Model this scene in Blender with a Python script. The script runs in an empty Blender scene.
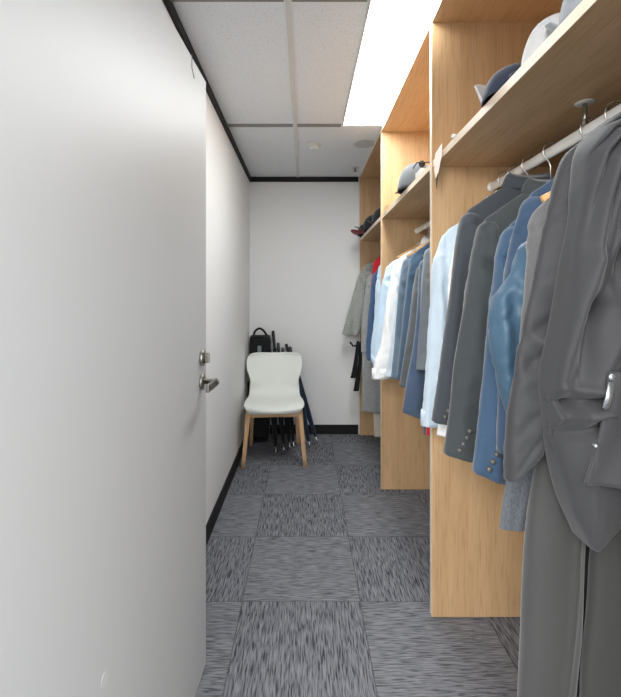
import bpy, bmesh, math, random
from mathutils import Vector, Matrix, noise
random.seed(7)
C = bpy.context.scene.collection
PI = math.pi
F, VX, VY, EYE = 435.0, 305.0, 297.0, 1.29
def PX(px, D): return (px - VX) * D / F
def PZ(py, D): return EYE - (py - VY) * D / F

# ------------------------------------------------------------------ materials
def lin(h):
    out = []
    for i in (0, 2, 4):
        c = int(h[i:i+2], 16) / 255
        out.append(c / 12.92 if c <= .04045 else ((c + .055) / 1.055) ** 2.4)
    return (*out, 1)
def new_mat(name):
    m = bpy.data.materials.new(name); m.use_nodes = True
    nt = m.node_tree
    return m, nt, nt.nodes['Principled BSDF']
def plain(name, col, rough=.6, metal=0, bump=0, bscale=200, spec=None, var=0):
    m, nt, b = new_mat(name)
    b.inputs['Base Color'].default_value = lin(col)
    b.inputs['Roughness'].default_value = rough
    b.inputs['Metallic'].default_value = metal
    if spec is not None: b.inputs['Specular IOR Level'].default_value = spec
    tc = nt.nodes.new('ShaderNodeTexCoord')
    n = nt.nodes.new('ShaderNodeTexNoise'); n.inputs['Scale'].default_value = bscale
    nt.links.new(tc.outputs['Object'], n.inputs['Vector'])
    if bump:
        bp = nt.nodes.new('ShaderNodeBump'); bp.inputs['Strength'].default_value = bump
        bp.inputs['Distance'].default_value = .002
        nt.links.new(n.outputs['Fac'], bp.inputs['Height']); nt.links.new(bp.outputs['Normal'], b.inputs['Normal'])
    if var:
        mix(nt, b, n, lin(col), var)
    return m
def mix(nt, b, n, c, var):
    r = nt.nodes.new('ShaderNodeValToRGB')
    r.color_ramp.elements[0].position = .3; r.color_ramp.elements[1].position = .7
    r.color_ramp.elements[0].color = (c[0]*(1-var), c[1]*(1-var), c[2]*(1-var), 1)
    r.color_ramp.elements[1].color = (min(1, c[0]*(1+var)), min(1, c[1]*(1+var)), min(1, c[2]*(1+var)), 1)
    nt.links.new(n.outputs['Fac'], r.inputs['Fac']); nt.links.new(r.outputs['Color'], b.inputs['Base Color'])
def fabric(name, col, rough=.85, sheen=.25, weave=900, var=.10, stripes=None, check=None, spec=.25):
    m, nt, b = new_mat(name)
    N = nt.nodes.new; L = nt.links.new
    b.inputs['Roughness'].default_value = rough
    b.inputs['Sheen Weight'].default_value = sheen
    b.inputs['Sheen Roughness'].default_value = .5
    b.inputs['Specular IOR Level'].default_value = spec
    tc = N('ShaderNodeTexCoord')
    mp = N('ShaderNodeMapping'); mp.inputs['Scale'].default_value = (1, 1, .25)
    L(tc.outputs['Object'], mp.inputs['Vector'])
    n = N('ShaderNodeTexNoise'); n.inputs['Scale'].default_value = weave; n.inputs['Detail'].default_value = 2
    L(mp.outputs['Vector'], n.inputs['Vector'])
    mix(nt, b, n, lin(col), var)
    if check:
        base = b.inputs['Base Color'].links[0].from_socket
        w1 = N('ShaderNodeTexWave'); w1.bands_direction = 'Z'; w1.inputs['Scale'].default_value = check[1]
        w2 = N('ShaderNodeTexWave'); w2.bands_direction = 'X'; w2.inputs['Scale'].default_value = check[1]
        for w in (w1, w2):
            w.inputs['Distortion'].default_value = .6
            L(tc.outputs['Object'], w.inputs['Vector'])
        mx = N('ShaderNodeMath'); mx.operation = 'MAXIMUM'
        L(w1.outputs['Fac'], mx.inputs[0]); L(w2.outputs['Fac'], mx.inputs[1])
        rp = N('ShaderNodeMapRange'); rp.inputs['From Min'].default_value = .9; rp.inputs['From Max'].default_value = 1
        rp.inputs['To Max'].default_value = .55
        L(mx.outputs[0], rp.inputs['Value'])
        mm = N('ShaderNodeMix'); mm.data_type = 'RGBA'
        L(rp.outputs[0], mm.inputs['Factor']); L(base, mm.inputs['A']); mm.inputs['B'].default_value = lin(check[0])
        L(mm.outputs['Result'], b.inputs['Base Color'])
    bp = N('ShaderNodeBump'); bp.inputs['Strength'].default_value = .12; bp.inputs['Distance'].default_value = .001
    n2 = N('ShaderNodeTexNoise'); n2.inputs['Scale'].default_value = 45; n2.inputs['Detail'].default_value = 4
    L(tc.outputs['Object'], n2.inputs['Vector'])
    L(n2.outputs['Fac'], bp.inputs['Height']); bp.inputs['Distance'].default_value = .004
    L(bp.outputs['Normal'], b.inputs['Normal'])
    return m
def wood(name, axis, c1, c2, c3, rough=.42):
    m, nt, b = new_mat(name); N = nt.nodes.new; L = nt.links.new
    tc = N('ShaderNodeTexCoord'); mp = N('ShaderNodeMapping')
    s = [1, 1, 1]; s[axis] = .06
    mp.inputs['Scale'].default_value = s
    L(tc.outputs['Object'], mp.inputs['Vector'])
    big = N('ShaderNodeTexNoise'); big.inputs['Scale'].default_value = 16; big.inputs['Detail'].default_value = 3
    big.inputs['Distortion'].default_value = .35
    fine = N('ShaderNodeTexNoise'); fine.inputs['Scale'].default_value = 130; fine.inputs['Detail'].default_value = 4
    L(mp.outputs['Vector'], big.inputs['Vector']); L(mp.outputs['Vector'], fine.inputs['Vector'])
    r = N('ShaderNodeValToRGB'); e = r.color_ramp.elements
    e[0].position = .32; e[0].color = lin(c2); e[1].position = .66; e[1].color = lin(c1)
    L(big.outputs['Fac'], r.inputs['Fac'])
    r2 = N('ShaderNodeMapRange'); r2.inputs['From Min'].default_value = .5; r2.inputs['From Max'].default_value = .8
    r2.inputs['To Max'].default_value = .7
    L(fine.outputs['Fac'], r2.inputs['Value'])
    mm = N('ShaderNodeMix'); mm.data_type = 'RGBA'
    L(r2.outputs[0], mm.inputs['Factor']); L(r.outputs['Color'], mm.inputs['A']); mm.inputs['B'].default_value = lin(c3)
    L(mm.outputs['Result'], b.inputs['Base Color'])
    b.inputs['Roughness'].default_value = rough; b.inputs['Specular IOR Level'].default_value = .35
    return m
def carpet_mat():
    m, nt, b = new_mat('carpet'); N = nt.nodes.new; L = nt.links.new
    tc = N('ShaderNodeTexCoord'); sp = N('ShaderNodeSeparateXYZ'); L(tc.outputs['Object'], sp.inputs[0])
    def M(op, a, bb=None):
        n = N('ShaderNodeMath'); n.operation = op
        for i, v in enumerate((a, bb)):
            if v is None: continue
            if isinstance(v, (int, float)): n.inputs[i].default_value = v
            else: L(v, n.inputs[i])
        return n.outputs[0]
    tx = M('MULTIPLY', M('ADD', sp.outputs['X'], .266), 2.0)
    ty = M('MULTIPLY', M('ADD', sp.outputs['Y'], -1.343), 2.0)
    fx, fy = M('FLOOR', tx), M('FLOOR', ty)
    par = M('FLOORED_MODULO', M('ADD', fx, fy), 2.0)      # 0: stripes run along Y
    cv = N('ShaderNodeCombineXYZ'); L(sp.outputs['X'], cv.inputs[0]); L(sp.outputs['Y'], cv.inputs[1])
    cs = N('ShaderNodeCombineXYZ'); L(sp.outputs['Y'], cs.inputs[0]); L(sp.outputs['X'], cs.inputs[1])
    mv = N('ShaderNodeMix'); mv.data_type = 'VECTOR'
    L(par, mv.inputs['Factor']); L(cv.outputs[0], mv.inputs['A']); L(cs.outputs[0], mv.inputs['B'])
    mp = N('ShaderNodeMapping'); mp.inputs['Scale'].default_value = (215, 15, 1)
    L(mv.outputs['Result'], mp.inputs['Vector'])
    nz = N('ShaderNodeTexNoise'); nz.inputs['Scale'].default_value = 1; nz.inputs['Detail'].default_value = 2
    nz.inputs['Distortion'].default_value = .5
    L(mp.outputs['Vector'], nz.inputs['Vector'])
    fz = N('ShaderNodeTexNoise'); fz.inputs['Scale'].default_value = 420; L(tc.outputs['Object'], fz.inputs['Vector'])
    v = M('ADD', nz.outputs['Fac'], M('MULTIPLY', M('SUBTRACT', fz.outputs['Fac'], .5), .22))
    r = N('ShaderNodeValToRGB'); e = r.color_ramp.elements
    e[0].position = .36; e[0].color = lin('404247'); e[1].position = .66; e[1].color = lin('909195')
    k = r.color_ramp.elements.new(.47); k.color = lin('72737a')
    L(v, r.inputs['Fac'])
    # tile seam
    ex = M('ABSOLUTE', M('SUBTRACT', M('FRACT', tx), .5)); ey = M('ABSOLUTE', M('SUBTRACT', M('FRACT', ty), .5))
    seam = M('GREATER_THAN', M('MAXIMUM', ex, ey), .4955)
    tone = N('ShaderNodeMix'); tone.data_type = 'RGBA'
    L(M('MULTIPLY', par, .16), tone.inputs['Factor']); L(r.outputs['Color'], tone.inputs['A']); tone.inputs['B'].default_value = lin('9a9b9e')
    mm = N('ShaderNodeMix'); mm.data_type = 'RGBA'
    L(M('MULTIPLY', seam, .45), mm.inputs['Factor']); L(tone.outputs['Result'], mm.inputs['A']); mm.inputs['B'].default_value = lin('2c2d31')
    L(mm.outputs['Result'], b.inputs['Base Color'])
    b.inputs['Roughness'].default_value = .95; b.inputs['Specular IOR Level'].default_value = .1
    bp = N('ShaderNodeBump'); bp.inputs['Strength'].default_value = .6; bp.inputs['Distance'].default_value = .004
    L(v, bp.inputs['Height']); L(bp.outputs['Normal'], b.inputs['Normal'])
    return m
def ceiling_mat():
    m, nt, b = new_mat('ceiling_tile'); N = nt.nodes.new; L = nt.links.new
    tc = N('ShaderNodeTexCoord')
    n = N('ShaderNodeTexNoise'); n.inputs['Scale'].default_value = 95; n.inputs['Detail'].default_value = 3
    L(tc.outputs['Object'], n.inputs['Vector'])
    r = N('ShaderNodeValToRGB'); e = r.color_ramp.elements
    e[0].position = .33; e[0].color = lin('e2e5e8'); e[1].position = .45; e[1].color = lin('f0f4f8')
    L(n.outputs['Fac'], r.inputs['Fac']); L(r.outputs['Color'], b.inputs['Base Color'])
    b.inputs['Roughness'].default_value = .95
    return m

M_wall = plain('wall_paint', 'f2f2f1', .75, bump=.05, bscale=300)
M_door = plain('door_lacquer', 'c4c4c3', .44, bump=.015, bscale=60)
M_ceil = ceiling_mat()
M_carpet = carpet_mat()
M_black = plain('black_trim', '070708', .7)
WV = ('d3b087', 'c6a177', 'a8835d')
M_woodv = wood('oak_vertical', 2, *WV); M_woodh = wood('oak_along', 1, *WV)
M_edge = plain('pale_edge_band', 'e6d4bd', .4)
M_beech = wood('beech', 2, 'dcb58c', 'd0a67b', 'b98e63')
M_hwood = wood('hanger_wood', 0, 'd9ab74', 'cd9c62', 'b58450')
M_steel = plain('brushed_steel', 'a8a59c', .28, 1)
M_darksteel = plain('satin_nickel', '8b8983', .35, 1)
M_rod = plain('rod_white_metal', 'e6e4e0', .3, .1)
M_tbar = plain('grid_white', 'dcdcda', .6)
M_tdark = plain('grid_grey', '8a8a88', .6)  # darker grey for the ceiling cross bars
M_chair = plain('white_shell', 'eceee8', .45)
M_pwhite = plain('white_plastic', 'e4e4e2', .4)
M_pblack = plain('black_plastic', '101113', .4)
M_hookw = plain('chrome_hook', 'c9c9c9', .25, .9)
m, nt, b = new_mat('light_diffuser')
b.inputs['Base Color'].default_value = (1, 1, 1, 1)
b.inputs['Emission Color'].default_value = (.94, .985, 1.0, 1); b.inputs['Emission Strength'].default_value = 8.4
M_light = m

# ------------------------------------------------------------------ helpers
def link(name, bm, mat, parent=None, smooth=False, solid=0, bevel=0):
    me = bpy.data.meshes.new(name)
    bmesh.ops.recalc_face_normals(bm, faces=bm.faces)
    bm.to_mesh(me); bm.free()
    o = bpy.data.objects.new(name, me); C.objects.link(o)
    me.materials.append(mat)
    if smooth:
        for p in me.polygons: p.use_smooth = True
    if parent is not None:
        o.parent = parent
        o.location = -parent.matrix_basis.translation if parent.type == 'EMPTY' and parent.get('shift') else (0, 0, 0)
    if bevel:
        md = o.modifiers.new('bevel', 'BEVEL'); md.width = bevel; md.segments = 2; md.limit_method = 'ANGLE'
    if solid:
        md = o.modifiers.new('solid', 'SOLIDIFY'); md.thickness = solid; md.offset = 0
    return o
def thing(name, label, cat, loc=(0, 0, 0), group=None, rotz=0, local=False):
    """Empty at the base; parts are written in world coordinates unless local."""
    o = bpy.data.objects.new(name, None); C.objects.link(o)
    o.empty_display_size = .05
    o.location = loc; o.rotation_euler = (0, 0, rotz)
    if not local: o['shift'] = 1
    o['label'] = label; o['category'] = cat
    if group: o['group'] = group
    return o
def tag(o, label, cat, group=None):
    o['label'] = label; o['category'] = cat
    if group: o['group'] = group
    return o
def struct(name, bm, mat, **k):
    o = link(name, bm, mat, **k); o['kind'] = 'structure'; return o
def box(bm, x0, x1, y0, y1, z0, z1):
    v = [bm.verts.new(p) for p in ((x0,y0,z0),(x1,y0,z0),(x1,y1,z0),(x0,y1,z0),(x0,y0,z1),(x1,y0,z1),(x1,y1,z1),(x0,y1,z1))]
    for f in ((0,3,2,1),(4,5,6,7),(0,1,5,4),(1,2,6,5),(2,3,7,6),(3,0,4,7)): bm.faces.new([v[i] for i in f])
def B(*a):
    bm = bmesh.new(); box(bm, *a); return bm
def rings(bm, R, cap0=True, cap1=True):
    """loft a list of vertex rings"""
    V = [[bm.verts.new(p) for p in r] for r in R]
    n = len(R[0])
    for a, b_ in zip(V, V[1:]):
        for i in range(n):
            j = (i + 1) % n
            bm.faces.new((a[i], a[j], b_[j], b_[i]))
    if cap0: bm.faces.new(V[0][::-1])
    if cap1: bm.faces.new(V[-1])
    return V
def tube(bm, pts, r, n=10, r2=None, caps=True):
    """tube along points; r may be number or list; r2 flattens along second axis"""
    pts = [Vector(p) for p in pts]; R = []
    up = None
    for i, p in enumerate(pts):
        t = (pts[min(i+1, len(pts)-1)] - pts[max(i-1, 0)]).normalized()
        if up is None:
            up = Vector((0, 0, 1)) if abs(t.z) < .9 else Vector((1, 0, 0))
        a = (up - t * up.dot(t)).normalized(); up = a; c = t.cross(a)
        ra = r[i] if isinstance(r, (list, tuple)) else r
        rb = ra if r2 is None else (r2[i] if isinstance(r2, (list, tuple)) else r2)
        R.append([p + a * ra * math.cos(2*PI*k/n) + c * rb * math.sin(2*PI*k/n) for k in range(n)])
    rings(bm, R, caps, caps)
def T(*a, **k):
    bm = bmesh.new(); tube(bm, *a, **k); return bm
def disc(center, axis, r, h, n=24, dome=0):
    """short lathe, axis a unit vector, from center outward h"""
    bm = bmesh.new(); ax = Vector(axis).normalized(); c = Vector(center)
    prof = [(r*.98, 0), (r, h*.15), (r, h*.8), (r*.93, h)]
    if dome: prof += [(r*.6, h+dome*.7), (r*.2, h+dome)]
    a = ax.orthogonal().normalized(); d = ax.cross(a)
    rings(bm, [[c + ax*h_ + (a*math.cos(2*PI*k/n) + d*math.sin(2*PI*k/n))*rr for k in range(n)] for rr, h_ in prof])
    return bm
def spline(pts, n):
    """Catmull-Rom resample of tuples to n values"""
    m = len(pts) - 1; out = []
    for i in range(n):
        t = i / (n - 1) * m; k = min(int(t), m - 1); f = t - k
        p0, p1, p2, p3 = pts[max(k-1, 0)], pts[k], pts[k+1], pts[min(k+2, m)]
        out.append(tuple(.5*((2*b_) + (-a+c)*f + (2*a-5*b_+4*c-d)*f*f + (-a+3*b_-3*c+d)*f**3) for a, b_, c, d in zip(p0, p1, p2, p3)))
    return out
def sp(v, e): return math.copysign(abs(v) ** e, v)
def nz(x, y, z): return noise.noise(Vector((x, y, z)))

def cloth_shell(rows, y0, seed, nU=72, nV=56, fold=.012, freq=14, foldz=1.0, hem=None, folds=(), power=.75, ramp=(0, .35), pleat=None, hem_front=False, flat=.6, gathers=()):
    """rows: (z, x_left, x_right, half_thickness) from top to hem. Vertical soft folds, plus listed pinch folds
    folds: (x0,z0,x1,z1,width,height) ridges raised towards the viewer side."""
    R = []
    for v, (z, xl, xr, t) in enumerate(spline(rows, nV)):
        s = v / (nV - 1); g = min(1, max(.12, (s - ramp[0]) / ramp[1]))
        cx, hw = (xl + xr) / 2, (xr - xl) / 2
        ring = []
        for k in range(nU):
            a = 2*PI*k/nU; ca, sa = math.cos(a), math.sin(a)
            x = cx + hw * sp(ca, power); y = t * sp(sa, .8 if flat > .5 else .45)
            side = 1 if sa >= 0 else -1
            n1 = nz(x*freq + .6*nz(x*3, z*2, seed), z*foldz, seed + 3*side)
            n2 = nz(x*freq*2.3, z*foldz*2.0, seed + 9)
            n3 = nz(x*freq*.7 + z*2.5, z*5, seed + 21)
            d = (1 - abs(n1) * 3.4) * fold * 1.25 * g + n2 * fold * .6 * g + (.5 - abs(n3)) * fold * .8 * g
            if pleat:
                th = math.atan2(z - pleat[1], x - pleat[0]); rr_ = math.hypot(z - pleat[1], x - pleat[0])
                d += (math.sin(th*pleat[2] + 2*nz(th*3, rr_*6, 4)) * .6 + math.sin(th*pleat[2]*.43) * .5) * pleat[3] * max(0, 1 - rr_/.30)
            zz = z
            h0 = .78 if hem_front else .55
            if hem and s > h0:
                q = (s - h0) / (1 - h0)
                zz += hem(x, cx, hw) * q
            y += d * abs(sa) ** flat * side
            if side < 0:
                best = 0
                for gp, gw, gh in gathers:
                    if zz < gp[-1][1] - .02: continue
                    bd, bs = 9, 0
                    for q in range(len(gp) - 1):
                        (ax, az), (cx_, cz_) = gp[q], gp[q+1]
                        dx, dz = cx_ - ax, cz_ - az
                        u = max(0, min(1, ((x-ax)*dx + (zz-az)*dz) / (dx*dx + dz*dz)))
                        ds = math.hypot(x - ax - u*dx, zz - az - u*dz)
                        if ds < bd: bd, bs = ds, (q + u) / (len(gp) - 1)
                    best = max(best, gh * (1 - bs**1.6) * math.exp(-(bd / (gw * (.75 + 1.1*bs))) ** 2))
                y -= best
                for (x0, z0, x1, z1, w, h) in folds:
                    dx, dz = x1 - x0, z1 - z0; L2 = dx*dx + dz*dz
                    u = max(0, min(1, ((x-x0)*dx + (zz-z0)*dz) / L2))
                    dist = math.hypot(x - x0 - u*dx, zz - z0 - u*dz)
                    y -= h * math.exp(-(dist / w) ** 2) * (1 - .5 * u)
            x += nz(z*7, a, seed) * .004 * g
            ring.append((x, y0 + y, zz))
        R.append(ring)
    bm = bmesh.new(); rings(bm, R, False, False); return bm
def cloth_sleeve(pts, seed, nV=50, nU=32, wr=.004, slope=0, elbow=.45, lump=.5):
    """pts: (x,y,z,rx,ry)"""
    R = []
    P = spline(pts, nV)
    for v, (x, y, z, rx, ry) in enumerate(P):
        s = v / (nV - 1); ring = []
        e = math.exp(-((s - elbow) / .16) ** 2)
        for k in range(nU):
            a = 2*PI*k/nU
            X = x + rx*sp(math.cos(a), .85); Y = y + ry*sp(math.sin(a), .85)
            n1 = nz(X*16, z*2.2, seed)
            n2 = nz(X*12 + z*18, a*.6, seed + 5); n4 = nz(X*20 - z*26, z*9, seed + 8)
            d = ((1-abs(n1)*3.2)*wr*1.5 + ((.35-abs(n2))*3.6*e + (.3-abs(n4))*1.6)*wr) * min(1, s*6)
            q = max(0, (s - .6) / .4)
            dx = (1-abs(n1)*3.2)*wr*.5 + (d - (1-abs(n1)*3.2)*wr*1.5)*lump*min(1, s*6)
            ring.append((X + math.cos(a)*dx*.6, Y + math.sin(a)*d*1.5, z + slope*(X - x + rx)*q))
        R.append(ring)
    bm = bmesh.new(); rings(bm, R, True, False); return bm

ROD_X, ROD_Z = .751, 1.732
def hanger(D, tipz, half, label, mat=None, hook_mat=None, wooden=False, tilt=0, group=None, lift=.012):
    t = thing('clothes_hanger', label, 'hanger', (ROD_X, D, ROD_Z + .02), group)
    hm = hook_mat or M_hookw
    pts = []
    for k in range(13):
        a = math.radians(-35 + 250 * k / 12)
        pts.append((ROD_X + .0235*math.cos(a), D + tilt*k/12, ROD_Z + .004 + .0265*math.sin(a)))
    nz_ = tipz + .115 + lift
    pts += [(ROD_X - .004, D, ROD_Z - .03), (ROD_X, D, ROD_Z - .045), (ROD_X, D, min(nz_ + .004, ROD_Z - .06))]
    link('hook', T(pts, .0019, n=8), hm, t, smooth=True)
    arm = [(ROD_X - half, D, tipz + lift), (ROD_X - half*.6, D, tipz + .05 + lift), (ROD_X - .05, D, nz_ - .012), (ROD_X, D, nz_),
           (ROD_X + .05, D, nz_ - .012), (ROD_X + half*.6, D, tipz + .05 + lift), (ROD_X + half, D, tipz + lift)]
    r = [.010, .012, .013, .014, .013, .012, .010] if wooden else [.0045] * 7
    link('arm', T(spline(arm, 21), spline([(q,) for q in r], 21) and [q[0] for q in spline([(q,) for q in r], 21)], n=8,
         r2=.006 if wooden else .0045), mat or (M_hwood if wooden else M_pwhite), t, smooth=True)
    return t

def garment(name, cat, label, D, outline, mat, hem_y=None, t=.024, rx=.058, ry=.029, fold=.008, freq=14,
            collar=True, cuff=None, buttons=0, group=None, seed=None, slope=0, body_in=.03, wr=.008, sleeve_y=-.008,
            collar_mat=None, narrow=0, bslope=0, button_mat=None, hang='plain', hang_label=None, hook=None):
    """outline: pixel points down the aisle-side sleeve, from the shoulder tip to the cuff, at distance D."""
    seed = seed if seed is not None else D * 37.7
    pts = [(PX(x, D), PZ(y, D)) for x, y in outline]
    tx, tz = pts[0]
    half = ROD_X - tx
    root = thing(name, label, cat, (ROD_X, D, 0), group)
    root.location.z = 0
    hz = PZ(hem_y, D) if hem_y else pts[-1][1] - .02
    root.location.z = hz; 
    k = .115
    rows = [(tz + k, ROD_X - .062, ROD_X + .062, t*1.2), (tz + k*.78, ROD_X - .10, ROD_X + .10, t*1.2),
            (tz + k*.42, ROD_X - half*.72, ROD_X + half*.72, t*1.1), (tz + .004, tx + .016, 2*ROD_X - tx - .016, t),
            (tz - .10, tx + body_in, 2*ROD_X - tx - body_in, t*1.1)]
    bi = body_in + narrow
    for q in (.3, .6, .85, 1):
        zz = tz - .10 + (hz - tz + .10) * q
        rows.append((zz, tx + bi - .012*q, 2*ROD_X - tx - bi + .012*q, t*(1.1 - .15*q)))
    body = link('body', cloth_shell(rows, D, seed, fold=fold, freq=freq, ramp=(.12, .5),
                hem=(lambda x, cx, hw: bslope*(x - (cx - hw)))), mat, root, smooth=True, solid=.0025)
    # sleeves
    ws = []
    n = len(pts)
    for i, (x, z) in enumerate(pts):
        s = i / (n - 1); r = rx * (1 - .18 * s)
        if i == 0:
            ws.append((x + .030, D, z + .012, .010, .012)); ws.append((x + .036, D + sleeve_y*.3, z - .006, .034, ry*.7))
        else:
            ws.append((x + r, D + sleeve_y * min(1, s*2), z, r, ry*(1 - .2*s)))
    # extra row just under the tip keeps the shoulder rounded
    x1, z1 = pts[1]; f = min(.9, .06 / max(.001, tz - z1))
    ws.insert(2, (tx + (x1 - tx)*f + rx*.95, D + sleeve_y*.4, tz - .06*min(1, (tz-z1)/.06)*.98 if tz - z1 > .07 else (tz+z1)/2, rx*.95, ry))
    sl = link('sleeve', cloth_sleeve(ws, seed + 1, slope=slope, wr=wr, lump=.6 if cat == 'shirt' else .1), mat, root, smooth=True, solid=.0025)
    mirror = [(2*ROD_X - x - (0 if i < 2 else min(0, .0)), y, z, a, b_) for i, (x, y, z, a, b_) in enumerate(ws)]
    mirror = [(min(m_[0], 1.075 - m_[3] - .012), *m_[1:]) for m_ in mirror]
    link('sleeve', cloth_sleeve(mirror, seed + 2, wr=wr), mat, root, smooth=True, solid=.0025)
    if cuff:
        x, y, z, a, b_ = ws[-1]
        cz = .055
        rr = [(z + cz, x, a*1.0, b_*1.10), (z + cz*.5, x, a*1.02, b_*1.14), (z - .003, x, a*1.02, b_*1.12)]
        bm = bmesh.new()
        rings(bm, [[(X + A*sp(math.cos(2*PI*k/28), .85), y + Bb*sp(math.sin(2*PI*k/28), .85), Z + slope*(a + A*math.cos(2*PI*k/28)) * .95) for k in range(28)] for Z, X, A, Bb in rr], False, False)
        link('cuff', bm, mat if cuff is True else cuff, sl, smooth=True, solid=.004)
    if collar:
        nzv = tz + k
        cr = [(nzv - .015, .060), (nzv + .020, .060), (nzv + .034, .064), (nzv + .022, .075), (nzv - .012, .090)]
        bm = bmesh.new()
        rings(bm, [[(ROD_X + w*math.cos(2*PI*q/36), D + (t*1.2 + (w-.06)*.5)*math.sin(2*PI*q/36), z - .02*max(0, -math.sin(2*PI*q/36)) ) for q in range(36)] for z, w in cr], False, False)
        link('collar', bm, collar_mat or mat, root, smooth=True, solid=.003)
    if buttons:
        x, y, z, a, b_ = ws[-1]; xp, yp, zp, ap, bp = ws[-2]
        for i in range(buttons):
            q = .028 + .019*i
            g = q / (zp - z)
            bx = x - a*.50 + .5*q - .010; by = y - b_*1.0 - .014
            bz = z + q + slope*a*.55
            link('button', disc((bx, by + .004, bz), (0, -1, 0), .0062, .009, 12), button_mat or M_button, sl, smooth=True)
    if hang:
        hanger(D, tz, half - .02, hang_label, wooden=(hang == 'wood'), hook_mat=hook, lift=(.02 if hang == 'wood' else -.004))
    return root

# ------------------------------------------------------------------ room shell
CZ = 2.42; XL, XR, YB, YF = -.522, 1.125, 4.10, .44
struct('floor', B(-2.4, 2.4, -3.2, YB + .1, -.05, 0), M_carpet)
struct('ceiling', B(XL - .1, XR + .1, YF - .1, YB + .1, CZ, CZ + .08), M_ceil)
struct('wall_left', B(XL - .1, XL, YF, YB, 0, CZ), M_wall)
struct('wall_right', B(XR, XR + .1, YF, YB, 0, CZ), M_wall)
struct('wall_back', B(XL - .1, XR + .1, YB, YB + .1, 0, CZ), M_wall)
bm = bmesh.new()
box(bm, XL - .1, -.44, YF - .1, YF, 0, CZ); box(bm, .64, XR + .1, YF - .1, YF, 0, CZ); box(bm, -.44, .64, YF - .1, YF, 2.08, CZ)
struct('wall_front', bm, M_wall)
struct('baseboard_left', B(XL, XL + .012, YF, YB - .012, 0, .088), M_black, bevel=.002)
struct('baseboard_back', B(XL, .50, YB - .012, YB, 0, .088), M_black, bevel=.002)
struct('trim_1', B(XL, XL + .014, YF, YB - .014, CZ - .045, CZ), M_black)
struct('trim_2', B(XL, .502, YB - .014, YB, CZ - .045, CZ), M_black)
bm = bmesh.new()
box(bm, -.077, -.053, YF, YB - .014, CZ - .006, CZ)
struct('trim_3', bm, M_tbar)
bm = bmesh.new()
for yy in (1.636, 2.85):
    box(bm, XL + .014, -.080, yy - .012, yy + .012, CZ - .012, CZ); box(bm, -.050, .235, yy - .012, yy + .012, CZ - .012, CZ)
struct('trim_4', bm, M_tdark)

# ceiling fittings
t = thing('ceiling_light', 'long bright rectangular light panel recessed in the ceiling beside the wardrobe top', 'ceiling light', (.378, 2.24, CZ))
bm = bmesh.new()
lx0, lx1, ly0, ly1 = .252, .506, 1.645, 2.845
box(bm, lx0 - .012, lx0, ly0 - .012, ly1 + .012, CZ - .008, CZ + .002); box(bm, lx1, lx1 + .003, ly0 - .012, ly1 + .012, CZ - .008, CZ + .002)
box(bm, lx0, lx1, ly0 - .012, ly0, CZ - .008, CZ + .002); box(bm, lx0, lx1, ly1, ly1 + .012, CZ - .008, CZ + .002)
link('frame', bm, M_tbar, t)
link('diffuser', B(lx0, lx1, ly0, ly1, CZ - .007, CZ - .002), M_light, t)
t = thing('smoke_detector', 'small white round smoke detector on the ceiling beyond the grey cross bar', 'smoke detector', (.067, 3.23, CZ))
link('base', disc((.067, 3.23, CZ), (0, 0, -1), .052, .012, 32), M_pwhite, t, smooth=True)
link('dome', disc((.067, 3.23, CZ - .012), (0, 0, -1), .038, .022, 32, .006), M_pwhite, t, smooth=True)
t = thing('ceiling_speaker', 'flat round pale grille set flush in the ceiling near the wardrobe', 'speaker', (.435, 3.2, CZ))
link('rim', disc((.435, 3.2, CZ), (0, 0, -1), .088, .005, 40), M_tbar, t, smooth=True)
link('grille', disc((.435, 3.2, CZ - .005), (0, 0, -1), .076, .002, 40), plain('grille', 'cfcfcd', .8, bump=.8, bscale=400), t)
t = thing('sprinkler', 'small metal sprinkler head on the ceiling near the back wall', 'sprinkler', (.438, 3.80, CZ))
link('escutcheon', disc((.438, 3.80, CZ), (0, 0, -1), .032, .006, 24), M_tbar, t, smooth=True)
link('nozzle', T([(.438, 3.8, CZ-.006), (.438, 3.8, CZ-.03)], .008), M_darksteel, t, smooth=True)
link('deflector', disc((.438, 3.8, CZ - .03), (0, 0, -1), .016, .003, 16), M_darksteel, t)

# ------------------------------------------------------------------ door
DX, DY, DA = -.347, 1.525, math.atan(.048)
door = bpy.data.objects.new('door_1', None); C.objects.link(door)
door.location = (DX, DY, 0); door.rotation_euler = (0, 0, -DA); door['kind'] = 'structure'
door.empty_display_size = .05
# local frame: face at x=0 (towards room +x), free edge at y=0, hinge at y=-1.04
o = link('door_leaf', B(-.038, 0, -1.04, 0, .006, 2.043), M_door, door, bevel=.0015)
hd = bpy.data.objects.new('door_handle', None)
def dpart(name, bm, mat, **k):
    return link(name, bm, mat, door, **k)
hz = 1.005
h1 = dpart('lever_handle', T([(.008, -.058, hz), (.046, -.058, hz), (.053, -.064, hz), (.055, -.075, hz)], .0095, n=14), M_steel, smooth=True)
bm = bmesh.new()
box(bm, .047, .058, -.175, -.062, hz - .0125, hz + .0125)
link('lever', bm, M_darksteel, h1, bevel=.003)
link('rose', disc((0, -.058, hz), (1, 0, 0), .026, .009, 28), M_steel, h1, smooth=True)
h2 = dpart('lock', disc((0, -.055, 1.085), (1, 0, 0), .027, .011, 28), M_steel, smooth=True)
link('thumb_turn', B(.011, .027, -.060, -.050, 1.068, 1.102), M_darksteel, h2, bevel=.003)
dpart('cover_cap', disc((0, -.70, .565), (1, 0, 0), .013, .0012, 24), plain('cap_grey', 'cbcbc9', .5))
dpart('wire_hook', T([(.0015, -.170, 2.045), (.003, -.170, 2.036), (.003, -.170, 2.005), (.003, -.155, 1.990), (.004, -.150, 1.980)], .0013, n=6), M_darksteel)

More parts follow.
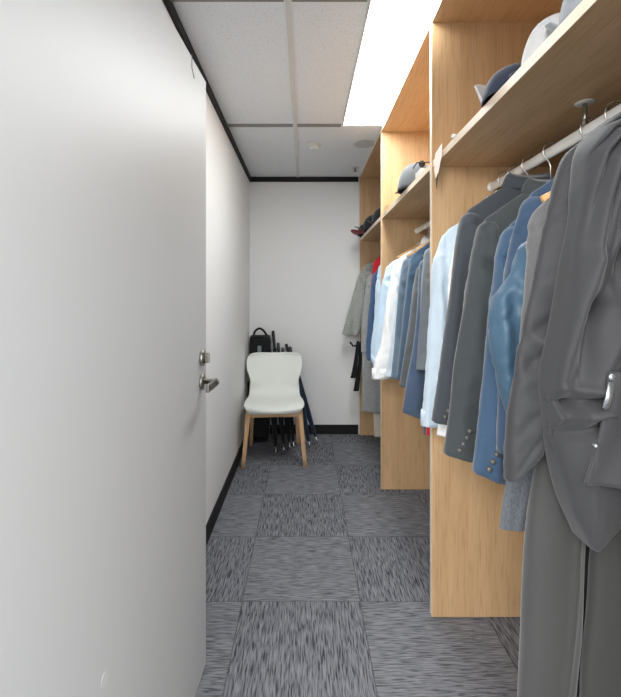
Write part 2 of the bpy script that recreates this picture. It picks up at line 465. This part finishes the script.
# ------------------------------------------------------------------ wardrobe
CX0, CX1 = .509, 1.10
SH0, SH1, TOP = 1.812, 1.838, 2.393
def unit(label, y0, y1, near_side=False, post=None):
    """y1 = face of the far side panel"""
    t = thing('wardrobe_unit', label, 'wardrobe', ((CX0+CX1)/2, (y0+y1)/2, 0))
    e = .0015
    def side(a, b_):
        s = link('side_panel', B(CX0 + e, CX1, a, b_, 0.004, TOP), M_woodv, t)
        link('edge_band', B(CX0, CX0 + e, a, b_, 0.004, TOP), M_edge, s)
    side(y1, y1 + .025)
    if near_side: side(y0 - .025, y0)
    s = link('shelf', B(CX0 + e + .004, CX1 - .001, y0, y1, SH0, SH1), M_woodh, t)
    link('edge_band', B(CX0 + .004, CX0 + e + .004, y0, y1, SH0, SH1), M_edge, s)
    ya = y0 - (.025 if near_side else 0)
    s = link('top_panel', B(CX0 + e, CX1, ya, y1 + .025, TOP, CZ - .002), M_woodh, t)
    link('edge_band', B(CX0, CX0 + e, ya, y1 + .025, TOP, CZ - .002), M_edge, s)
    link('back_panel', B(CX1, CX1 + .018, ya, y1 + .025, 0.004, CZ - .002), M_woodv, t)
    bm = bmesh.new()
    n = 20
    rings(bm, [[(ROD_X + .010*math.cos(2*PI*k/n), y, ROD_Z + .0175*math.sin(2*PI*k/n)) for k in range(n)] for y in (y0, y1)])
    r = link('hanging_rod', bm, M_rod, t, smooth=False)
    link('end_flange', disc((ROD_X, y1, ROD_Z), (0, -1, 0), .0195, .006, 24), M_rod, r, smooth=True)
    if post:
        link('support_post', T([(ROD_X, post, SH0), (ROD_X, post, ROD_Z + .014)], .0055), M_steel, r, smooth=True)
        link('post_flange', disc((ROD_X, post, SH0), (0, 0, -1), .024, .004, 24), M_rod, r, smooth=True)
    return t
unit('nearest oak wardrobe bay holding the charcoal robe and blue jackets', .60, 1.748, True, post=1.167)
unit('middle oak wardrobe bay holding the white shirt and steel blue jacket', 1.773, 2.907)
unit('farthest oak wardrobe bay beside the back wall holding the checked coat', 2.932, 4.045)

# ------------------------------------------------------------------ clothes
M_button = plain('horn_button', '6a6865', .3)
M_silver = plain('silver_button', 'a9acae', .25, .8)
def fab(n, c, **k): return fabric('cloth_' + n, c, **k)
F_ltblue = fab('light_blue', 'c3d2de'); F_ltblue2 = fab('pale_blue', 'c2d8e8'); F_white = fab('white', 'eeeeee')
F_slate = fab('slate', '42474d'); F_char = fab('charcoal_green', '43484a'); F_blue = fab('blue_jacket', '394c64')
F_blue2 = fab('blue_mid', '3f566f'); F_satin = fab('satin_blue', '3d5a70', rough=.55, spec=.5, sheen=.1)
F_lgrey = fab('warm_grey', '646465'); F_heather = fab('heather', '5c6066', var=.3, weave=500)
F_robe = fab('robe_charcoal', '343436', rough=.68, sheen=.15, spec=.3); F_trous = fab('trouser_charcoal', '3d3d3c', rough=.7)
F_bluegrey = fab('blue_grey', '5f7182'); F_steel = fab('steel_blue', '3f566c'); F_dkgrey = fab('dark_grey', '53585b')
F_navy = fab('navy', '48586f'); F_grey = fab('mid_grey', '6b7278'); F_denim = fab('denim', '40597b')
F_check = fab('grey_check', 'a6a8a2', check=('6c6e6c', 22), weave=300, var=.2)
F_check2 = fab('grey_tweed', 'a2a4a4', check=('7c7e80', 26), weave=300, var=.25)
F_red = fab('red', 'b8242c'); F_blackc = fab('black_cloth', '0e0f12'); F_cream = fab('cream', 'dcd6c8')
F_lining = fab('blue_lining', '51688c', rough=.5)
SJ = 'suit_jacket'; SH = 'shirt'
gN, gM, gF = 'clothes hanging in the nearest bay', 'clothes hanging in the middle bay', 'clothes hanging in the far bay'

# nearest bay, far to near
garment(SH, 'shirt', 'light blue long sleeved shirt hanging against the first oak divider', 1.64,
        [(441,236),(434,268),(430,310),(427,360),(424,400),(421,424)], F_ltblue, hem_y=436, group=gN, cuff=True,
        hang_label='thin hanger holding the light blue shirt nearest the oak divider', t=.03, bslope=-.02)
garment(SH, 'shirt', 'white shirt whose hem peeks below the slate jacket cuff', 1.56,
        [(456,232),(450,270),(447,320),(444,370),(440,410),(437,434)], F_white, hem_y=446, group=gN,
        hang_label='thin hanger holding the white shirt behind the slate jacket', t=.018, ry=.018)
garment(SJ, 'jacket', 'dark slate suit jacket with four cuff buttons next to the light blue shirt', 1.46,
        [(461,217),(456,248),(451,290),(445,330),(438,380),(432,420)], F_slate, hem_y=432, group=gN, buttons=4, slope=-.16,
        hang_label='thin hanger holding the dark slate suit jacket', rx=.062)
garment(SJ, 'jacket', 'charcoal suit jacket with four cuff buttons between slate jacket and blue jacket', 1.33,
        [(478,226),(471,262),(464,305),(454,360),(450,405),(444,452)], F_char, hem_y=468, group=gN, buttons=4, slope=-.22,
        hang_label='thin hanger holding the charcoal suit jacket', rx=.07)
garment(SJ, 'jacket', 'long blue suit jacket with cuff buttons reaching lowest among the blue clothes', 1.15,
        [(502,232),(496,262),(491,300),(486,350),(479,415),(473,470)], F_blue2, hem_y=500, group=gN, buttons=4, slope=-.40,
        hang_label='pale hanger holding the long blue suit jacket', rx=.052, t=.022, ry=.024)
garment(SJ, 'jacket', 'deeper blue jacket whose shoulder rises above the long blue jacket', 1.055,
        [(521,203),(512,236),(506,270),(502,320),(499,380),(497,450)], F_blue, hem_y=496, group=gN, slope=-.2,
        hang_label='curved pale hanger holding the deeper blue jacket', rx=.05, t=.02, ry=.022)
garment(SH, 'shirt', 'glossy steel blue shirt with a crumpled bent sleeve', .985,
        [(530,236),(516,262),(501,288),(489,316),(490,345),(498,380),(506,412)], F_satin, hem_y=470, group=gN, wr=.009, cuff=True,
        hang_label='chrome hanger holding the glossy steel blue shirt', rx=.045, t=.018, ry=.024, narrow=.06)
garment(SH, 'shirt', 'plain mid grey shirt hanging just behind the charcoal robe', .90,
        [(533,210),(529,240),(524,300),(518,370),(513,420),(512,460)], F_lgrey, hem_y=455, group=gN, slope=.10, wr=.006,
        hang='wood', hang_label='pale wooden hanger showing between blue jacket and charcoal robe', rx=.062, t=.02, ry=.022, hook=M_pblack, narrow=.06)

def trousers(label, D, rows1, rows2, mat, t=.026, group=None, hang_label=None, cat='trousers', crease=True, topx=None, hl=True):
    """two legs given as pixel rows (y, x_left, x_right)"""
    root = thing('trousers', label, cat, (ROD_X, D, PZ(rows1[-1][0], D)), group)
    z0 = PZ(rows1[0][0], D)
    x0 = PX(rows1[0][1], D); x1 = PX(rows2[0][2], D)
    for i, rr in enumerate((rows1, rows2)):
        rows = [(PZ(y, D), PX(a, D), PX(b_, D), t) for y, a, b_ in rr]
        mid = [((rows[k][1]+rows[k][2])/2, rows[k][0]) for k in range(len(rows))]
        fl = [(mid[0][0], mid[0][1], mid[-1][0], mid[-1][1], .006, .010)] if crease else []
        link('trouser_leg', cloth_shell(rows, D + .004*i, D*11 + i*7, fold=.006, freq=9, folds=fl, nU=48, power=.9), mat, root, smooth=True, solid=.0025)
    link('waistband', cloth_shell([(z0 + .05, x0 - .002, x1 + .002, t*1.15), (z0 + .025, x0 - .002, x1 + .002, t*1.2), (z0 - .005, x0 - .002, x1 + .002, t*1.15)], D, 3, nV=8, fold=.002), mat, root, smooth=True, solid=.004)
    if hl: 
        hanger(D, z0 - .02, (x1 - x0)/2 - .03, hang_label)
    return root
trousers('heather grey trousers whose hem shows below the mid grey shirt cuff', .955,
         [(400, 516, 570), (430, 512, 560), (480, 507, 548), (505, 503, 540), (528, 500, 532)],
         [(400, 575, 640), (430, 570, 625), (480, 565, 615), (500, 560, 610), (515, 560, 605)], F_heather, t=.012, group=gN,
         hang_label='clip hanger holding the heather grey trousers', hl=False)
tr = trousers('long charcoal trousers reaching near the carpet below the robe', .835,
         [(250, 560, 625), (400, 545, 600), (520, 528, 584), (600, 524, 579), (700, 521, 573), (880, 517, 566)],
         [(250, 625, 700), (400, 610, 690), (520, 597, 668), (600, 590, 664), (700, 582, 660), (880, 578, 655)], F_trous, group=gN, hl=False, t=.022)

link('inner_fold', cloth_shell([(PZ(420,.90), PX(545,.90), PX(650,.90), .008), (PZ(860,.90), PX(545,.90), PX(640,.90), .008)], .90, 8.8, nU=40, nV=30, fold=.006), F_trous, tr, smooth=True, solid=.0025)
# charcoal robe, nearest
RD = .745
def P(x, y): return (PX(x, RD - .052), PZ(y, RD - .052))
root = thing('robe', 'large charcoal grey robe with gathered shoulders and draped sleeve, nearest on the rail', 'robe', (.62, RD, PZ(542, RD)), gN)
left = [(108,630),(116,615),(126,600),(138,586),(155,577),(185,573),(220,571),(272,563),(336,555),(385,548),(430,550),(468,556),(505,567),(540,583)]
rows = [(PZ(y, RD), PX(x, RD), PX(x, RD) + min(.42, .10 + .034*(i+1)*2.2), .055 if i > 2 else .022 + .006*i) for i, (y, x) in enumerate(left)]
fl = []
def ridge(ax, ay, bx, by, w, h):
    a = P(ax, ay); b_ = P(bx, by); fl.append((a[0], a[1], b_[0], b_[1], w, h))
ridge(640,215, 604,310, .013, -.030); ridge(604,310, 578,410, .018, -.034); ridge(578,410, 563,480, .012, -.020)
ridge(596,260, 566,380, .014, .014); ridge(628,330, 602,385, .014, .014)
ridge(608,412, 556,426, .007, .024); ridge(608,393, 566,391, .006, .016); ridge(607,402, 562,408, .006, -.024)
ridge(606,427, 566,444, .009, -.026); ridge(600,432, 578,520, .012, .014)
gath = [([P(x, y) for x, y in g], w, h) for g, w, h in (
    ([(626,112),(603,122),(585,139),(573,168),(567,203),(560,262)], .0055, .030), ([(632,117),(608,128),(592,148),(583,180),(577,222),(568,290)], .0055, .030),
    ([(638,123),(615,134),(602,152),(595,186),(588,236)], .005, .030), ([(644,128),(622,141),(611,162),(606,200),(598,262),(584,330)], .006, .032),
    ([(650,134),(629,149),(620,172),(615,212),(610,262)], .0055, .030), ([(656,142),(638,157),(630,184),(624,226),(612,300),(600,360)], .006, .032))]
def hemfn(x, cx, hw):
    px = x * F / RD + VX
    return (34 * min(1, max(0, (px - 586) / 26)) ** .8) * RD / F
body = link('body', cloth_shell(rows, RD, 5.3, nU=420, nV=190, fold=.008, freq=11, foldz=1.1, hem=hemfn, folds=fl, power=.85, ramp=(.0, .2), pleat=(PX(655, RD), PZ(100, RD), 30, .004), gathers=gath, hem_front=True, flat=.15), F_robe, root, smooth=True, solid=.003)
# rear sleeve hanging behind the front fold
rs = [(PX(x, .80) + (.03 if i == 0 else r_), .80, PZ(y, .80), r_, .02) for i, (x, y, r_) in enumerate(
    [(572,142,.012),(563,160,.03),(550,205,.045),(543,235,.05),(533,285,.052),(524,325,.052),(515,375,.05),(508,432,.038),(507,480,.03)])]
link('sleeve', cloth_sleeve(rs, 41.3, nV=90, nU=64, wr=.0045, slope=.95, elbow=.72), F_robe, root, smooth=True, solid=.003)
# cuff with placket
bm = bmesh.new(); R = []
for v in range(24):
    s = v/23; y_ = 372 + (487 - 372)*s; xl = 611 - 24*s + 3*math.sin(s*PI); xr = 668
    top = []
    for k in range(30):
        u = k/29; X = xl + (xr - xl)*u
        dz = .004*math.sin(u*9 + s*3) + .010*math.sin(u*PI)
        top.append((PX(X, .68), .688 - dz, PZ(y_ + 2*u, .68)))
    R.append(top)
V = [[bm.verts.new(p) for p in r] for r in R]
for a, c in zip(V, V[1:]):
    for i in range(29): bm.faces.new((a[i], a[i+1], c[i+1], c[i]))
cuf = link('cuff', bm, F_robe, root, smooth=True, solid=.005)
def cb(x, y, r, h=.004): link('button', disc((PX(x, .675), .684, PZ(y, .675)), (0, -1, 0), r, h, 20, .001), M_silver, cuf, smooth=True)
cb(615.5, 378, .0062); cb(613, 391, .0045); cb(598, 447, .0035, .006)
# strap through the cuff
link('cuff_strap', T([(PX(614, .672), .677, PZ(383, .672)), (PX(611, .672), .676, PZ(398, .672)), (PX(608, .672), .677, PZ(410, .672))], .006, r2=.0018, n=10), M_silver, cuf, smooth=True)
hanger(RD + .01, 1.545, .20, 'black hooked hanger holding the charcoal robe', hook_mat=M_pblack)

# middle bay
garment(SH, 'shirt', 'light blue shirt at the far end of the middle bay touching the second divider', 2.64,
        [(386,267),(381,290),(378,320),(375,345),(373,366)], F_ltblue2, hem_y=374, group=gM, cuff=True, hang_label='thin hanger holding the light blue shirt by the second divider')
garment(SH, 'shirt', 'crisp white shirt with a folded sleeve and button cuff', 2.50,
        [(394,262),(389,290),(384,320),(380,345),(375,362),(372,378)], F_white, hem_y=378, group=gM, cuff=True, wr=.006, slope=.02,
        hang_label='wooden hanger resting above the crisp white shirt', hang='wood')
garment(SH, 'shirt', 'pale sky blue shirt showing only its hem under the blue grey jacket', 2.40,
        [(400,268),(396,300),(393,330),(390,355),(386,376)], F_ltblue, hem_y=387, group=gM, hang_label='thin hanger holding the pale sky blue shirt')
garment(SJ, 'jacket', 'blue grey jacket hanging next to the crisp white shirt', 2.28,
        [(403,261),(399,290),(396,320),(394,350),(391,378)], F_bluegrey, hem_y=380, group=gM, hang_label='wooden hanger holding the blue grey jacket', hang='wood')
garment(SJ, 'jacket', 'steel blue jacket between blue grey jacket and dark grey jacket', 2.15,
        [(411,256),(407,285),(403,320),(400,350),(397,376)], F_steel, hem_y=380, group=gM, hang_label='wooden hanger holding the steel blue jacket', hang='wood')
garment(SJ, 'jacket', 'dark grey suit jacket in the middle of the middle bay', 2.05,
        [(417,268),(413,295),(409,325),(404,355),(399,386)], F_dkgrey, hem_y=393, group=gM, slope=-.1, hang_label='clip hanger holding the dark grey suit jacket')
garment(SJ, 'jacket', 'long navy jacket with rounded hem showing its blue lining', 1.96,
        [(420,262),(418,300),(414,340),(408,375),(402,412)], F_navy, hem_y=434, group=gM, slope=-.25, collar_mat=F_lining,
        hang_label='clip hanger holding the long navy jacket', rx=.06)
garment(SJ, 'jacket', 'short mid grey jacket in front of the navy jacket in the middle bay', 1.88,
        [(425,251),(422,285),(419,320),(417,345),(416,369)], F_grey, hem_y=372, group=gM, hang_label='clip hanger holding the short mid grey jacket', t=.02)
garment('skirt_suit', 'garment', 'bright red garment whose corner shows under the light blue shirt', 1.815,
        [(437,262),(435,300),(433,340),(431,385),(426,434)], F_red, hem_y=441, group=gM, hang_label='thin hanger holding the bright red garment', t=.014, ry=.014)

# far bay
coat = garment('coat', 'coat', 'grey green checked coat with flared sleeve and hanging black sash nearest the back wall', 3.88,
        [(361,269),(356,284),(351,302),(346,320),(342,334)], F_check, hem_y=350, group=gF, slope=-.12, collar_mat=F_blackc,
        hang_label='black hanger holding the checked coat', rx=.085, ry=.035, hook=M_pblack)
garment('coat', 'coat', 'long pale grey tweed coat hanging below the checked coat', 3.62,
        [(368,277),(365,295),(362,320),(361,340),(361,352)], F_check2, hem_y=411, group=gF, bslope=-.08, hang_label='thin hanger holding the long tweed coat', rx=.06, body_in=-.02, narrow=-.02)
garment('blouse', 'blouse', 'red blouse showing only its shoulder above the denim shirt', 3.42,
        [(373,262),(371,285),(370,310),(370,330),(370,345)], F_red, hem_y=350, group=gF, hang_label='thin hanger holding the red blouse', t=.02, ry=.02)
garment(SH, 'shirt', 'denim blue shirt in the far bay beside the light blue shirt', 3.26,
        [(373,274),(371,295),(368,320),(366,345),(367,360)], F_denim, hem_y=366, group=gF, hang_label='thin hanger holding the denim blue shirt', rx=.055)
garment(SH, 'shirt', 'light blue shirt at the near end of the far bay', 3.05,
        [(379,266),(376,290),(374,320),(371,345),(371,362)], F_ltblue2, hem_y=366, group=gF, cuff=True, hang_label='thin hanger holding the light blue shirt of the far bay')
trousers('cream long trousers reaching the carpet in the far bay', 3.74,
         [(330, 368, 385), (400, 372, 384), (420, 374, 382), (436, 374, 382)],
         [(330, 385, 402), (400, 384, 400), (420, 383, 398), (436, 383, 398)], F_cream, t=.02, group=gF, hl=False, crease=False)
# black sash hanging from the checked coat sleeve
SD = 3.80
bm = bmesh.new()
for (pts) in ([(358,341),(357,352),(355,368),(353,378)], [(361,343),(360,362),(358,378),(356,391)]):
    R = []
    for s, (x, y) in enumerate(spline([tuple(map(float, p)) for p in pts], 16)):
        cx, z = PX(x, SD), PZ(y, SD); w = .013 + .012*s/15
        R.append([(cx - w, SD - .004 + .004*math.sin(s*.8), z), (cx, SD - .012, z), (cx + w, SD + .002, z), (cx, SD + .004, z)])
    rings(bm, R)
tube(bm, [(PX(350, SD), SD, PZ(342, SD)), (PX(353, SD), SD - .01, PZ(346, SD)), (PX(358, SD), SD - .01, PZ(345, SD)), (PX(362, SD), SD, PZ(341, SD))], .009, n=8)
o = link('sash', bm, F_blackc, coat)
o['label'] = 'black fabric sash'

# ------------------------------------------------------------------ caps and small things on the shelves
def cap(label, loc, rotz, crown_mat, brim_mat, tilt=0, h=.085, scale=1.0, name='cap', bl=.075):
    t = thing(name, label, 'cap', loc, 'caps on the wardrobe shelf', rotz, local=True)
    R = []; n = 36
    for v in range(14):
        s = v/13; th = s*PI/2*.97
        r = math.cos(th) ** .75; z = h*math.sin(th)
        R.append([((.078*r)*scale*math.cos(2*PI*k/n)*(1+.02*math.cos(6*2*PI*k/n)), (.092*r)*scale*math.sin(2*PI*k/n), z*scale + .002) for k in range(n)])
    bm = bmesh.new(); rings(bm, R, False, True)
    link('crown', bm, crown_mat, t, smooth=True, solid=.003)
    link('top_button', disc((0, 0, h*scale), (0, 0, 1), .008, .005, 12), crown_mat, t, smooth=True)
    bm = bmesh.new(); V = []
    for i in range(9):
        q = i/8; row = []
        for k in range(17):
            a = math.radians(-62 + 124*k/16)
            inner = Vector((.078*math.sin(a), .092*math.cos(a), 0)); L = bl*math.cos(a*.9)*q; tl = tilt
            row.append(bm.verts.new(((inner.x*(1 + .05*q))*scale, (inner.y + L*math.cos(tl))*scale, (.008 + L*math.sin(tl) + .018*math.cos(a*1.4)*q*math.cos(tl) - .004*q)*scale)))
        V.append(row)
    for a, c in zip(V, V[1:]):
        for i in range(16): bm.faces.new((a[i], a[i+1], c[i+1], c[i]))
    link('brim', bm, brim_mat, t, smooth=True, solid=.0035)
    return t
F_capgrey = fab('cap_grey', '8f949b'); F_capl = fab('cap_light', 'cfcfcf'); F_capnavy = fab('cap_navy', '2c3446'); F_capmid = fab('cap_mid', '55585b')
cap('navy cap with light grey brim standing up, farthest of the caps above the near bay', (.575, 1.205, SH1), math.radians(14), F_capnavy, F_capl, tilt=1.15, h=.085, scale=.95, bl=.10)
cap('light grey cap between the navy cap and the grey cap above the near bay', (.59, 1.03, SH1), math.radians(8), F_capl, F_capnavy, tilt=.25, h=.125, scale=.85)
cap('mid grey cap with curved brim nearest the camera on the shelf', (.59, .865, SH1), math.radians(10), F_capgrey, F_capgrey, tilt=.8, h=.135, scale=.88)
cap('mottled grey cap with brown brim on the middle bay shelf', (.575, 2.25, SH1), math.radians(4), F_capmid, fab('cap_brown', '8a6b58'), tilt=.1, h=.115, scale=1.18)
cap('red and black cap at the far end of the shelf by the back wall', (.56, 3.90, SH1), math.radians(120), F_blackc, fab('cap_red', '8d2a38'), tilt=.25, h=.10, scale=1.05)
cap('black cap beside the red and black cap on the far shelf', (.58, 3.62, SH1), math.radians(60), F_blackc, F_blackc, tilt=.35, h=.12, scale=1.1)
cap('black cap next to the second divider on the far shelf', (.585, 3.28, SH1), math.radians(60), F_blackc, F_blackc, tilt=.5, h=.135, scale=.9)
t = thing('sunglasses', 'black sunglasses on a small white box at the near end of the middle shelf', 'sunglasses', (.555, 1.98, SH1 + .03), None)
for dx in (-.03, .03):
    link('lens', disc((.555 + dx, 1.955, SH1 + .05), (0, -1, 0), .015, .003, 20), M_pblack, t, smooth=True)
link('frame', T([(.505, 2.03, SH1+.054), (.503, 1.955, SH1+.056), (.555, 1.950, SH1+.056), (.607, 1.955, SH1+.056), (.605, 2.03, SH1+.054)], .0028, n=8), M_pblack, t, smooth=True)
tag(link('box', B(.515, .60, 1.945, 2.03, SH1, SH1 + .027), M_pwhite, bevel=.002), 'small white box under the black sunglasses on the middle shelf', 'box')
t = thing('shelf_clip', 'small metal clip on the shelf edge beside the second divider', 'clip', (.512, 2.78, SH1))
link('clip_body', T([(.512, 2.70, SH1+.003), (.512, 2.70, SH1+.022), (.512, 2.78, SH1+.022), (.512, 2.78, SH1+.003)], .0025, n=6), M_darksteel, t)
link('clip_leg', T([(.500, 2.72, SH1+.004), (.500, 2.72, SH0-.03)], .002, n=6), M_steel, t)
# paper tag folded over shelf edge
t = thing('paper_tag', 'pale folded paper tag hanging over the shelf edge at the first divider', 'tag', (.497, 1.69, SH0))
bm = bmesh.new()
V = [bm.verts.new(p) for p in ((.5045,1.685,SH1+.006),(.5045,1.600,SH1+.018),(.500,1.595,SH0-.01),(.500,1.63,SH0-.055),(.500,1.66,SH0-.072),(.501,1.685,SH0-.03))]
bm.faces.new(V)
link('paper', bm, plain('paper', 'e6d4c8', .7), t, solid=.0015)
bm = bmesh.new()
V = [bm.verts.new(p) for p in ((.4995,1.635,SH0-.058),(.4995,1.662,SH0-.073),(.500,1.652,SH0-.11))]
bm.faces.new(V); link('dark_tip', bm, M_pblack, t, solid=.0015)
tag(link('bottle_cap', disc((.515, 1.50, SH1), (0,0,1), .010, .010, 16, .003), M_pwhite, smooth=True), 'tiny white cap standing on the near shelf edge by the divider', 'bottle cap')

# ------------------------------------------------------------------ chair
ch = thing('chair', 'white plastic shell chair on light wooden legs in the corner', 'chair', (-.232, 3.285, 0), None, math.radians(3.7), local=True)
prof = [(-.028,.415,.185),(-.034,.432,.207),(-.020,.447,.222),(.03,.458,.229),(.14,.452,.228),(.27,.442,.222),(.37,.440,.216),(.425,.462,.212),(.450,.51,.210),(.462,.56,.205),(.470,.595,.207),(.485,.645,.226),(.503,.69,.236),(.520,.735,.238),(.535,.772,.230),(.541,.795,.205),(.543,.803,.165)]
P2 = spline(prof, 70); bm = bmesh.new(); V = []
for i, (y, z, w) in enumerate(P2):
    s = i/69; row = []
    back = max(0, min(1, (z - .46)/.1))
    for k in range(33):
        u = k/16 - 1
        cup = (.018*u*u*(1-back))*(1 if i > 6 else i/6); fwd = -.045*u*u*back
        e = 0
        if i < 8: e = .020*u*u*(1 - i/8)      # rounded front corners
        row.append(bm.verts.new((w*u, y + fwd + e, z + cup)))
    V.append(row)
for a, c in zip(V, V[1:]):
    for i in range(32): bm.faces.new((a[i], a[i+1], c[i+1], c[i]))
o = link('seat_shell', bm, M_chair, ch, smooth=True, solid=.011)
md = o.modifiers.new('b', 'BEVEL'); md.width = .003; md.segments = 2; md.limit_method = 'ANGLE'
def leg(x0, y0, x1, y1, ztop):
    bm = bmesh.new(); R = []
    for v in range(7):
        s = v/6; r = .019 - .005*s
        x, y, z = x0 + (x1-x0)*s, y0 + (y1-y0)*s, ztop*(1-s)
        R.append([(x + r*1.05*sp(math.cos(2*PI*k/20), .6), y + r*sp(math.sin(2*PI*k/20), .6), z) for k in range(20)])
    rings(bm, R)
    link('leg', bm, M_beech, ch, smooth=True)
leg(-.195, .03, -.235, 0, .425); leg(.195, .03, .235, 0, .425)
leg(-.185, .40, -.205, .50, .425); leg(.185, .40, .205, .50, .425)
link('front_rail', B(-.195, .195, .018, .042, .375, .415), M_beech, ch, bevel=.006)
link('rear_rail', B(-.185, .185, .39, .412, .375, .415), M_beech, ch, bevel=.006)
for sx in (-.185, .185):
    link('side_rail', B(sx - .011, sx + .011, .04, .40, .38, .415), M_beech, ch, bevel=.005)

# ------------------------------------------------------------------ umbrellas and case
F_umb = fab('umbrella_black', '0c0d10', rough=.6); F_umbn = fab('umbrella_navy', '17293d', rough=.6)
def umbrella(label, tip_px, top_px, top_y, mat, handle_mat, rad=.034, hand=.10):
    D0 = F*(EYE - .012)/(tip_px[1] - VY)
    a = Vector((PX(tip_px[0], D0), D0, .006)); b_ = Vector((PX(top_px[0], top_y), top_y, PZ(top_px[1], top_y)))
    t = thing('umbrella', label, 'umbrella', (a.x, a.y, 0), 'closed umbrellas behind the chair')
    d = b_ - a; L = d.length; u = d.normalized(); s1 = u.orthogonal().normalized(); s2 = u.cross(s1)
    R = []
    pr = [(.06,.006),(.08,.012),(.3,.022),(.55,rad),(.72,rad*1.05),(.80,rad*.8),(.845,.010)]
    for (f, r) in spline(pr, 22):
        R.append([a + u*(L*f) + (s1*math.cos(2*PI*k/32) + s2*math.sin(2*PI*k/32))*r*(1 + .16*math.sin(8*2*PI*k/32 + f*5)) for k in range(32)])
    bm = bmesh.new(); rings(bm, R)
    link('canopy', bm, mat, t, smooth=True)
    link('strap', T([a + u*L*.60, a + u*L*.63], rad*1.12, n=24), mat, t)
    link('ferrule', T([a, a + u*.012, a + u*L*.075], [.004, .008, .010], n=12), M_hookw, t, smooth=True)
    link('shaft', T([a + u*L*.83, b_ - u*hand], .005), M_darksteel, t, smooth=True)
    link('handle', T([b_ - u*hand, b_ - u*hand*.95, b_ - u*.01, b_], [.010, .0135, .0145, .012], n=16), handle_mat, t, smooth=True)
M_hg = plain('handle_grey', '3a3c40', .45)
umbrella('black umbrella with the tallest straight handle in the corner bunch', (284,451), (273,331), 4.06, F_umb, M_pblack, rad=.026, hand=.16)
umbrella('black umbrella with a grey handle right of the tallest handle', (290,448), (278,343), 4.055, F_umb, M_hg, rad=.026)
umbrella('black umbrella with short handle in the middle of the bunch', (294,447), (282.5,348), 4.05, F_umb, M_hg, rad=.026)
umbrella('navy umbrella leaning right with its silver tip beside the chair leg', (310,447), (290,347), 4.03, F_umbn, M_hg, rad=.026)
umbrella('navy umbrella leaning farthest right against the back wall', (317.5,442), (286,344), 4.06, F_umbn, M_pblack, rad=.030)
umbrella('black umbrella standing between the case and the bunch', (276,453), (270,350), 4.02, F_umb, M_pblack)
# tall soft case
t = thing('case', 'tall black soft carrying case with a loop handle in the back left corner', 'case', (-.41, 3.97, 0))
bm = bmesh.new(); R = []
for v in range(20):
    s = v/19; z = .002 + .935*s
    e = 1 - .12*max(0, (s-.93)/.07)**2 - .05*(1-s)
    dy = .072*(1 - .5*s)
    R.append([(-.412 + .098*e*sp(math.cos(2*PI*k/40), .35) + .003*nz(z*5, k*.2, 1), 3.945 + .08*s + dy*e*sp(math.sin(2*PI*k/40), .4) + .004*nz(z*6, k*.3, 2), z) for k in range(40)])
rings(bm, R)
link('case_body', bm, F_umb, t, smooth=True)
link('zip', T([(-.505, 3.99, .90), (-.50, 3.985, .925), (-.41, 3.985, .932), (-.325, 3.985, .925), (-.318, 3.98, .90)], .004, n=6), M_hg, t)
link('loop_handle', T(spline([(-.475, 4.02, .93), (-.46, 4.02, .975), (-.42, 4.02, 1.0), (-.38, 4.02, .975), (-.35, 4.02, .93)], 17), .010, r2=.004, n=8), F_umb, t, smooth=True)
link('label_patch', B(-.432, -.398, 3.958, 3.966, .79, .845), plain('patch_grey', '8f9a9c', .5), t)

# ------------------------------------------------------------------ light and camera
w = bpy.data.worlds.new('World'); bpy.context.scene.world = w; w.use_nodes = True
w.node_tree.nodes['Background'].inputs['Color'].default_value = (.96, .985, 1, 1)
w.node_tree.nodes['Background'].inputs['Strength'].default_value = 1.0

# unseen fill added behind the open doorway at ceiling height, brightens wardrobe and carpet
ld = bpy.data.lights.new('hallway_fill', 'AREA'); ld.shape = 'RECTANGLE'; ld.size = 1.2; ld.size_y = 1.2; ld.energy = 38
ld.color = (1, .985, .96)
lo = bpy.data.objects.new('hallway_fill', ld); C.objects.link(lo); lo.location = (-1.15, -1.9, 2.40)
lo.rotation_euler = Vector((.30*1.9, 1.9*.9, -.75)).to_track_quat('-Z', 'Y').to_euler()

cam = bpy.data.cameras.new('camera'); co = bpy.data.objects.new('camera', cam); C.objects.link(co)
co.location = (0, 0, EYE); co.rotation_euler = (PI/2, 0, 0)
cam.sensor_fit = 'VERTICAL'; cam.sensor_height = 24; cam.lens = F / 697 * 24
cam.shift_x = (310.5 - VX) / 697; cam.shift_y = -(348.5 - VY) / 697
cam.clip_start = .02
s = bpy.context.scene; s.camera = co
vs = s.view_settings; vs.view_transform = 'Standard'; vs.look = 'None'; vs.gamma = 1; vs.exposure = 1.55; vs.use_curve_mapping = False
for o in bpy.data.objects:
    if 'shift' in o: del o['shift']
